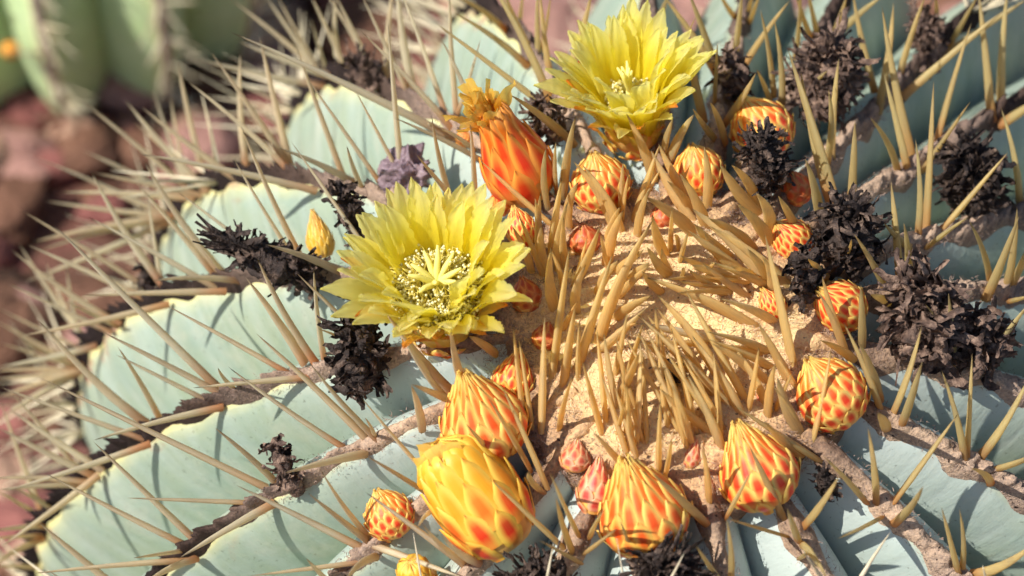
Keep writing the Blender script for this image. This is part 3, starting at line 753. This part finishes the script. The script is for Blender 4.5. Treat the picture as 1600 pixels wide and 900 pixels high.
bud(499, 372, 488, 328, 46, 'cone', lin(226, 170, 40), 'pointed yellow-green bud beside a black withered flower', 1.5, 0.9, 0.05, lin(236, 120, 40))
bud(652, 905, 640, 878, 60, 'tall', lin(244, 160, 30), 'yellow bud cut off by the lower picture edge', 1.1, 0.9, 0.1)
bud(1190, 622, 1184, 604, 30, 'pink', lin(214, 96, 54), 'tiny orange bud beside the striped one', 1.1, 0.3)
bud(725, 217, 722, 203, 30, 'round', RED, 'tiny red bud behind the fading orange flower', 1.1, 0.3)
bud(1530, 577, 1526, 566, 26, 'round', lin(226, 120, 40), 'tiny orange bud under the largest withered flower', 1.1, 0.3)

# ------------------------------------------------------------------ flowers
def petal_mesh(name, r0, z0, r1, z1, width, cup, mat, seed, jag=0.2, curl=0.0, twist=0.0, sharp=1.0):
    rg = random.Random(seed); nv, nu = 34, 9; V = []; UV = []
    P0 = np.array([r0, z0]); P2 = np.array([r1, z1]); P1 = np.array([r0 + 0.22 * (r1 - r0), z0 + 0.62 * (z1 - z0)])
    jl = [rg.uniform(-1, 1) for _ in range(2 * nv)]; ph = rg.uniform(0, 6)
    for j in range(nv):
        v = j / (nv - 1)
        c = (1 - v) ** 2 * P0 + 2 * v * (1 - v) * P1 + v * v * P2
        tg = 2 * (1 - v) * (P1 - P0) + 2 * v * (P2 - P1); tg /= np.linalg.norm(tg); nm = np.array([-tg[1], tg[0]])   # towards the axis
        c = c - nm * curl * max(0, v - 0.6) ** 2 * 4 + nm * 0.05 * math.sin(v * 7 + ph) * v
        hw = width * 0.5 * float(np.interp(v, [0, .3, .6, .8, .93, 1], [.5, .84, 1.0, .84 * sharp, .42, .03]))
        for k in range(nu):
            u = -1 + 2 * k / (nu - 1); e = 1.0
            if abs(u) > 0.99 and v > 0.35: e = 1 - jag * 0.9 * max(0, jl[j + (nv if u > 0 else 0)]) ** 1.5 * smooth(.35, .75, v) + 0.06 * jl[(3 * j + 5) % (2 * nv)] * v
            y = u * hw * e
            off = cup * (u * u - 0.35) * hw + 0.035 * math.sin(5 * u + 6 * v + ph) * v + twist * u * v * hw
            q = c + nm * off
            V.append((q[0], y, q[1])); UV.append(((u + 1) / 2, v))
    return mesh(name, V, gridf(nu, nv), mat, UV)

PET = {'in': [petal_mesh('petal', .60, 0.95, 1.18 + .12 * s, 3.10 - .05 * s, .50, .3, M_PETAL, s, .26, 0.02, .15 * (s - 1.5)) for s in range(4)],
       'mid': [petal_mesh('petal', .66, 0.9, 1.52 + .10 * s, 3.18 - .08 * s, .53, .26, M_PETAL, 10 + s, .3, 0.03, .2 * (s - 1.5)) for s in range(5)],
       'out': [petal_mesh('petal', .70, 0.85, 1.80 + .08 * s, 2.98 - .12 * s, .50, .22, M_PETAL, 20 + s, .3, 0.05, .2 * (1.5 - s)) for s in range(5)],
       'sep': [petal_mesh('sepal', .72, 0.7, 1.55 + .1 * s, 2.10 + .15 * s, .46, .22, M_SEPAL, 30 + s, .2, 0.04, 0, 0.8) for s in range(3)],
       'low': [petal_mesh('sepal', .70, 0.4, 1.06 + .08 * s, 1.20 + .1 * s, .50, .3, M_SEPAL, 40 + s, .12, -0.1, 0, 0.8) for s in range(3)]}

def tube(P, R, ns=5, off=0):
    V = []; F = []; P = [np.array(p, float) for p in P]
    for j, p in enumerate(P):
        d = nrm(P[min(j + 1, len(P) - 1)] - P[max(j - 1, 0)]); x = nrm(np.cross(d, [0.31, 0.52, 0.79])); y = np.cross(d, x)
        for k in range(ns):
            a = 2 * math.pi * k / ns; V.append(p + R[j] * (math.cos(a) * x + math.sin(a) * y))
    for j in range(len(P) - 1):
        for k in range(ns):
            F.append((off + j * ns + k, off + j * ns + (k + 1) % ns, off + (j + 1) * ns + (k + 1) % ns, off + (j + 1) * ns + k))
    F.append(tuple(off + (len(P) - 1) * ns + k for k in range(ns)))
    return V, F

def cup_mesh():
    V = []; m = 24; prof = [(.02, -.15), (.34, -.15), (.54, .1), (.68, .4), (.74, .7), (.76, .95), (.72, .96)]
    for r, z in prof:
        for k in range(m): V.append((r * math.cos(6.2832 * k / m), r * math.sin(6.2832 * k / m), z))
    return mesh('flower', V, gridf(m, len(prof), True), M_BUDCORE)
CUP = cup_mesh()
THROAT = mesh('throat', [(r * math.cos(6.2832 * k / 24), r * math.sin(6.2832 * k / 24), z) for r, z in ((.73, .97), (.66, .75), (.5, .55), (.25, .48), (.02, .47)) for k in range(24)], gridf(24, 5, True), M_PETAL, [(k / 24, .1) for j in range(5) for k in range(24)])
FSCALE = [PROTO['cone'][1][i] for i in range(16)]

def stamens(n, seed, spread, top):
    rg = random.Random(seed); V = []; F = []; AV = []; AF = []
    for i in range(n):
        a = rg.uniform(0, 6.2832); r0 = rg.uniform(.2, .62); f = rg.random() ** 0.6
        r1 = spread * (0.35 + 0.65 * f); z1 = top - 0.45 * f + rg.uniform(-.18, .18)
        b = a + rg.uniform(-.5, .5); ca, sa, cb, sb = math.cos(a), math.sin(a), math.cos(b), math.sin(b)
        P = [(r0 * ca, r0 * sa, .55), (r0 * 1.12 * ca + rg.uniform(-.05, .05), r0 * 1.12 * sa + rg.uniform(-.05, .05), .55 + .55 * (z1 - .55)),
             (.8 * r1 * cb + rg.uniform(-.07, .07), .8 * r1 * sb + rg.uniform(-.07, .07), z1 - .06), (r1 * cb, r1 * sb, z1),
             (r1 * cb + rg.uniform(-.1, .1), r1 * sb + rg.uniform(-.1, .1), z1 + rg.uniform(-.1, .05))]
        v, fc = tube(P, [.011, .011, .011, .010, .008], 4, len(V)); V += v; F += fc
        c = np.array(P[-1]); s = rg.uniform(.030, .046); o = len(AV)
        for d in ((1, 0, 0), (-1, 0, 0), (0, 1, 0), (0, -1, 0), (0, 0, 1.3), (0, 0, -1.3)): AV.append(c + s * np.array(d) * rg.uniform(.8, 1.2))
        AF += [tuple(o + q for q in t) for t in ((0, 2, 4), (2, 1, 4), (1, 3, 4), (3, 0, 4), (2, 0, 5), (1, 2, 5), (3, 1, 5), (0, 3, 5))]
    return mesh('stamens', V, F, M_STAMEN), mesh('anthers', AV, AF, M_ANTHER)

LOBE = mesh('stigma_lobe', *tube([(0, 0, 0), (.06, 0, .2), (.16, 0, .42), (.26, .02, .6)], [.055, .06, .05, .02], 6), M_STIGMA)
STYLE = mesh('style', *tube([(0, 0, .7), (0, 0, 1.2), (0, 0, 1.78)], [.09, .09, .1], 8), M_STIGMA)

def flower(rim_px, axis, H, size, label, seed, nst, lobe_open, spread=.95, top=1.95):
    rg = random.Random(seed)
    bx, by = rim_px[0], rim_px[1] + 90; a_ = nrm(axis[0] * CAM_R + axis[1] * CAM_U - axis[2] * CAM_F)
    for _ in range(8):
        p = on_ball(bx, by, 0.15); q = p + a_ * H * size; x, y, _z = project(q); bx += rim_px[0] - x; by += rim_px[1] - y
    o = obj('flower', CUP, ROOT, frame(p, q - p, (size, size, size), 0.0, CAM_R)); tag(o, label)
    def ring(kind, n, name, a0, tilt=0.0):
        for i in range(n):
            a = a0 + 2 * math.pi * i / n + rg.uniform(-.12, .12)
            s = rg.uniform(.93, 1.08)
            M = Matrix.Rotation(a, 4, 'Z') @ Matrix.Rotation(rg.uniform(-.07, .07) + tilt, 4, 'Y') @ Matrix.Rotation(rg.uniform(-.12, .12), 4, 'Z') @ Matrix.Diagonal((s, rg.uniform(.88, 1.12), s, 1))
            obj(name, rg.choice(PET[kind]), o, M)
    ring('in', 15, 'petal', .1); ring('mid', 22, 'petal', .3); ring('out', 23, 'petal', .0)
    ring('sep', 11, 'sepal', .2); ring('low', 10, 'sepal', .5)
    for i, me in enumerate(FSCALE):
        s = obj('scale', me, o, Matrix.Translation((0, 0, -.15 * CM)) @ Matrix.Diagonal((1.52, 1.52, 1.25, 1))); s.color = jit(ORANGE, .1)
    sm, am = stamens(nst, seed + 1, spread, top)
    tag(obj('stamens', sm, o), kind='stuff'); tag(obj('anthers', am, o), kind='stuff')
    obj('style', STYLE, o); obj('throat', THROAT, o)
    for i in range(9):
        a = 2 * math.pi * i / 9 + rg.uniform(-.15, .15)
        obj('stigma_lobe', LOBE, o, Matrix.Translation((0, 0, 1.74 * CM)) @ Matrix.Rotation(a, 4, 'Z') @ Matrix.Rotation(lobe_open + rg.uniform(-.2, .2), 4, 'Y') @ Matrix.Diagonal((1.25, 1.25, rg.uniform(1.1, 1.4), 1)))
    return o

flower((676, 415), (-0.08, 0.54, 0.84), 2.45, 1.06, 'large open yellow flower with a ring of pale stamens', 3, 780, 0.25, 1.1, 2.12)
flower((980, 112), (-0.13, 0.66, 0.75), 2.45, 0.92, 'open yellow flower with a small knot of stamens, behind the crown', 8, 360, -0.25, .7, 1.9)

# fading orange flower
p, q, dep = place((828, 302), (766, 168), 2.9, 0.1)
core, scales = PROTO['fade']
FADE = obj('fading_flower', core, ROOT, frame(p, q - p, (1.62, 1.62, 2.75), 0.4)); tag(FADE, 'fading orange flower with closed wilted petals')
for i, me in enumerate(scales):
    s = obj('scale', me, FADE); f = i / len(scales); s.color = jit(tuple(RED[k] + (lin(244, 132, 24)[k] - RED[k]) * smooth(.45, 1.0, f) for k in range(4)), .08)

def ribbon(start, d0, L, wd, rg, n=8, curl=1.0, fold=0.5, taper=0.3):
    """a crumpled strip: list of vertices (3 across), uv"""
    p = np.array(start, float); d = nrm(d0); s = nrm(np.cross(d, rg.normal(size=3)))
    V = []; UV = []; ax = nrm(rg.normal(size=3)); k = curl * rg.uniform(-1, 1)
    for j in range(n):
        v = j / (n - 1); w_ = wd * 0.5 * float(np.interp(v, [0, .3, .7, 1], [.55, 1, .85, taper])) * rg.uniform(.75, 1.2)
        up = nrm(np.cross(s, d))
        V += [p - s * w_, p + up * w_ * fold, p + s * w_]; UV += [(0, v), (.5, v), (1, v)]
        p = p + d * L / (n - 1)
        d = nrm(d + ax * k * 0.55 + rg.normal(size=3) * 0.22 * curl); s = nrm(s - (s @ d) * d + rg.normal(size=3) * 0.22)
    return V, UV, gridf(3, n)

rg = np.random.RandomState(5)
Rm = np.array(FADE.matrix_basis.to_3x3().normalized())
top = p + (q - p) * 0.86; ax_ = nrm(q - p); left = nrm(-CAM_R * 0.9 + CAM_U * 0.25)
for i in range(30):
    a = i * 2.4; side = nrm(Rm @ np.array([math.cos(a), math.sin(a), 0]))
    V, UV, F = ribbon(top + side * 0.17 - ax_ * 0.5, ax_ * 0.9 + side * 0.02 + left * rg.uniform(0.3, 0.75), rg.uniform(0.9, 1.5), rg.uniform(.26, .44), rg, 12, 0.36, 0.6, 0.7)
    Mi = np.array(FADE.matrix_basis.inverted())
    Vl = [(Mi[:3, :3] @ (np.array(v) * CM) + Mi[:3, 3]) / CM for v in V]
    obj('wilted_petal', mesh('wilted_petal', Vl, F, M_WILT, UV), FADE)

# the tall bud's rolled petals stand out at its top
TALL = next(o for o in ROOT.children if o.get('label', '').startswith('tall blunt'))
Mt = np.array(TALL.matrix_basis); zt = nrm(Mt[:3, 2]); pt = Mt[:3, 3] / CM; ht = np.linalg.norm(Mt[:3, 2]); Mi = np.linalg.inv(Mt)
for i in range(13):
    a = i * 2.4; side = nrm(Mt[:3, 0] * math.cos(a) + Mt[:3, 1] * math.sin(a))
    V, UV, F = ribbon(pt + zt * ht * 0.70 + side * rg.uniform(.5, .72), zt - side * 0.25, rg.uniform(.75, 1.0), rg.uniform(.5, .7), rg, 9, 0.16, 0.25, 0.75)
    obj('wilted_petal', mesh('wilted_petal', [(Mi[:3, :3] @ (np.array(v) * CM) + Mi[:3, 3]) / CM for v in V], F, M_AMBER, UV), TALL)

# ------------------------------------------------------------------ withered flowers
def withered(cx, cy, tx, ty, length, radius, n, mat, seed, label, lift=0.3, wd=0.2, tuft=0.0, curl=1.0, zc=None):
    """black remains of an old flower: px of its foot and of its far end"""
    rg = np.random.RandomState(seed); radius *= 0.78; wd *= 0.85; n = int(n * 1.35)
    p, q, dep = place((cx, cy), (tx, ty), length, 0.05)
    n_ = nrm(p - CENTRE); ax_ = nrm(q - p); p = p + n_ * lift
    x = nrm(np.cross(ax_, [0.3, 0.5, 0.8])); y = np.cross(ax_, x)
    V = []; m = 30; nn = 30
    for j in range(nn):
        v = j / (nn - 1); r = radius * 0.74 * math.sin(math.pi * min(1, v * 0.86 + 0.12)) ** 0.6
        for k in range(m):
            a = 2 * math.pi * k / m; c = p + ax_ * (v - .05) * length * 0.92
            d = math.cos(a) * x + math.sin(a) * y
            V.append(c + d * r * (1 + 0.6 * fbm(c + d * r, 2.4, 4) + 0.25 * fbm(c + d * r, 9.0, 3)))
    o = obj('withered_flower', mesh('withered_flower', V, gridf(m, nn, True), mat), ROOT); tag(o, label)
    V = []; F = []
    for i in range(n):
        v = rg.uniform(0, 1) ** 0.8; a = rg.uniform(0, 6.2832); d = math.cos(a) * x + math.sin(a) * y
        st = p + ax_ * v * length * 0.85 + d * radius * 0.45 * math.sin(math.pi * min(1, v * 0.8 + 0.15))
        L = rg.uniform(0.35, 1.0) * radius * 1.15 + 0.2
        rv, _, f = ribbon(st, d * rg.uniform(-.05, .4) + ax_ * rg.uniform(-.5, 1.0) + np.cross(ax_, d) * rg.uniform(-1, 1) * 0.9 + rg.normal(size=3) * .25, L, rg.uniform(.45, 1.6) * wd, rg, 11, 1.25 * curl, 0.9, 0.6)
        F += [tuple(len(V) + k for k in g) for g in f]; V += rv
    for i in range(int(tuft)):
        st = p + ax_ * length * 0.7 + rg.normal(size=3) * radius * 0.18
        rv, _, f = ribbon(st, ax_ + rg.normal(size=3) * .12, rg.uniform(.6, 1.1) * length * 0.55, rg.uniform(.6, 1.3) * wd, rg, 9, 0.25, 0.5, 0.4)
        F += [tuple(len(V) + k for k in g) for g in f]; V += rv
    tag(obj('shrivelled_petals', mesh('shrivelled_petals', V, F, mat), o), kind='stuff')
    return o

withered(515, 455, 365, 392, 2.4, 0.60, 150, M_DEAD, 1, 'long black withered flower lying beside the big flower', 0.45, .17, 26)
withered(575, 610, 560, 500, 1.7, 0.80, 170, M_DEAD, 2, 'lumpy black withered flower below the big flower', 0.25, .18)
withered(600, 500, 560, 450, 1.2, 0.50, 70, M_DEAD, 22, 'black shreds tucked under the petals of the big flower', 0.3, .16)
withered(470, 770, 425, 685, 1.5, 0.36, 46, M_DEAD_BROWN, 3, 'small upright brown withered flower on a lower rib', 0.1, .14)
withered(590, 145, 555, 85, 1.1, 0.55, 70, M_DEAD_BROWN, 4, 'brown cone-shaped withered flower on the upper mottled rib', 0.15, .12, 0, 0.6)
withered(580, 400, 535, 290, 1.8, 0.42, 80, M_DEAD, 5, 'black twisted withered flower behind the petals of the big flower', 0.25, .15)
withered(875, 225, 840, 165, 1.1, 0.52, 70, M_DEAD_BROWN, 6, 'dark withered flower between the fading and the upper flower', 0.2, .14)
withered(1150, 165, 1135, 95, 1.3, 0.52, 80, M_DEAD_BROWN, 7, 'dark withered flower right beside the upper flower', 0.2, .15)
withered(1196, 312, 1180, 232, 1.5, 0.66, 150, M_DEAD, 8, 'tangled black withered flower draped over an orange bud', 0.5, .14)
withered(1275, 185, 1300, 80, 1.9, 1.10, 230, M_DEAD_BROWN, 9, 'broad withered flower with curled strands near the upper edge', 0.25, .17)
withered(1455, 115, 1435, 10, 1.7, 0.52, 90, M_DEAD_BROWN, 10, 'narrow brown withered flower standing by a shaded rib', 0.1, .16)
withered(1320, 425, 1312, 335, 1.5, 0.92, 210, M_DEAD, 11, 'wide black withered flower beside the crown', 0.45, .17)
withered(1255, 480, 1243, 400, 1.2, 0.40, 60, M_DEAD, 21, 'black withered strands hanging beside a red bud', 0.4, .22)
withered(1440, 570, 1425, 430, 2.2, 1.12, 240, M_DEAD_BROWN, 12, 'largest withered flower, grey-brown and crumpled', 0.3, .26)
withered(1530, 560, 1510, 500, 1.5, 0.85, 140, M_DEAD_BROWN, 23, 'grey-brown crumpled remains joined to the largest withered flower', 0.2, .24)
withered(1520, 330, 1505, 240, 1.5, 0.95, 190, M_DEAD, 13, 'coal black withered flower between two ribs on the sunless side', 0.2, .2)
withered(1045, 925, 1035, 885, 1.2, 1.0, 190, M_DEAD, 14, 'black withered flower at the lower edge under the striped bud', 0.3, .16)
withered(845, 930, 840, 895, 1.1, 0.8, 130, M_DEAD, 15, 'black withered flower at the lower edge under the tall bud', 0.2, .16)
withered(240, 462, 232, 410, 0.9, 0.34, 40, M_DEAD, 16, 'black dried stub on the far end of a rib', 0.1, .12)
withered(1290, 775, 1285, 740, 0.7, 0.30, 30, M_DEAD, 17, 'small dark dried stub beside the striped bud', 0.1, .12)
withered(1052, 598, 1040, 575, 0.5, 0.26, 26, M_DEAD, 18, 'dark lump imitating the shade in the hole at the middle of the crown', 0.1, .1)  # no flower here: black lump stands in for the crown hole's shade

# dried fruit with dents
import bmesh
bm = bmesh.new(); bmesh.ops.create_icosphere(bm, subdivisions=5, radius=1.0)
p = on_ball(645, 292); n_ = nrm(p - CENTRE); up = nrm(CAM_U * .6 + n_)
V = []
dents = [nrm(NR.normal(size=3)) for _ in range(16)]
for v in bm.verts:
    d = np.array(v.co); h = 1 + 0.12 * fbm(d, 1.6, 4) + 0.05 * fbm(d, 7.0, 4)
    for k, c in enumerate(dents):
        a = math.acos(max(-1, min(1, d @ c))); r = 0.36 + 0.02 * k
        if a < r: h -= 0.34 * (1 - (a / r) ** 2) ** 0.6
        elif a < r * 1.35: h += 0.08 * (1 - abs(a / r - 1.17) / 0.18)
    V.append(p + up * 0.35 + d * h * 0.66 * np.array([1, 1, 1]))
F = [tuple(v.index for v in f.verts) for f in bm.faces]; bm.free()
tag(obj('dried_fruit', mesh('dried_fruit', V, F, M_FRUIT), ROOT), 'grey dented dried fruit above the big flower')

# ------------------------------------------------------------------ the out-of-focus cacti behind
def far_cactus(foot, rad, height, nr, turn, label, name='barrel_cactus', flower_at=None, lean=0.0):
    root = bpy.data.objects.new(name, None); COL.objects.link(root); root.location = Vector(foot * CM); root.empty_display_size = 0.03
    tag(root, label, 'cactus')
    for i in range(nr):
        a = turn + 2 * math.pi * i / nr; g = 2 * math.pi / nr; V = []; UV = []; nt_, nu = 40, 15
        for j in range(nt_):
            s = j / (nt_ - 1); z = height * s
            env = rad * math.sin(math.pi * min(0.97, 0.22 + 0.75 * s)) ** 0.55 if s > 0.02 else rad * 0.7
            for k in range(nu):
                u = -1 + 2 * k / (nu - 1); r = env * (1 - 0.23 * abs(u) ** 1.5)
                V.append((r * math.cos(a + u * g / 2), r * math.sin(a + u * g / 2), z - 0.8)); UV.append(((u + 1) / 2, 0.2 + 0.1 * s))
        rb = obj('rib', mesh('rib', V, gridf(nu, nt_), M_SKIN_FAR, UV), root)
        V = []; F = []
        for s in np.linspace(0.06, 0.94, int(height / 1.7)):
            env = rad * math.sin(math.pi * min(0.97, 0.22 + 0.75 * s)) ** 0.55
            p = np.array([env * math.cos(a), env * math.sin(a), height * s - 0.8]); n_ = np.array([math.cos(a), math.sin(a), 0.2])
            for q in range(4):
                d = nrm(n_ * 0.5 + np.array([-math.sin(a), math.cos(a), 0]) * RNG.uniform(-.9, .9) + np.array([0, 0, RNG.uniform(-.9, .6)]))
                M = np.array(frame((0, 0, 0), d, (.13, .13, RNG.uniform(1.3, 2.2))))[:3, :3]; off = len(V)
                for v in SPV[0][1]: V.append(p + M @ np.array([v[0], v[1], v[2]]))
                F += [tuple(off + x for x in f) for f in SPV[0][2]]
        tag(obj('spines', mesh('spines', V, F, M_SPINE_JOINED), rb), kind='stuff')
        tv, tf = tube([(rad * math.sin(math.pi * min(0.97, 0.22 + 0.75 * s)) ** 0.55 * math.cos(a), rad * math.sin(math.pi * min(0.97, 0.22 + 0.75 * s)) ** 0.55 * math.sin(a), height * s - 0.8) for s in np.linspace(0.03, 0.97, 16)], [.22] * 16, 6)
        obj('areole_wool', mesh('areole_wool', tv, tf, M_WOOL_FAR), rb)
    if flower_at is not None:
        o = obj('flower_bud', PROTO['round'][0], root, frame(flower_at[0] - foot, flower_at[1], (.7, .7, .8)))
        for me in PROTO['round'][1]:
            s = obj('scale', me, o); s.color = lin(240, 130, 20)
    return root
g = on_ground(110, 165); foot = g + np.array([0, 7.0, 0]); foot[2] = 0
d = ray(22, 74); o_ = CAM_P[:2] - foot[:2]; a_ = d[0] ** 2 + d[1] ** 2; b_ = o_ @ d[:2]; c_ = o_ @ o_ - 9.3 ** 2
hit = CAM_P + d * ((-b_ - math.sqrt(max(b_ * b_ - a_ * c_, 0))) / a_)
far_cactus(foot, 9.6, 19, 13, -math.pi / 2 + 0.02, 'bright green barrel cactus out of focus, with a small orange bud low on its side', flower_at=(hit, np.array([-0.3, -1, 0.4])))
g = on_ground(445, 45); foot = g + np.array([0, 6.0, 0]); foot[2] = 0
far_cactus(foot, 5.0, 11, 11, 0.2, 'dark green barrel cactus blurred behind the spines at the upper edge')
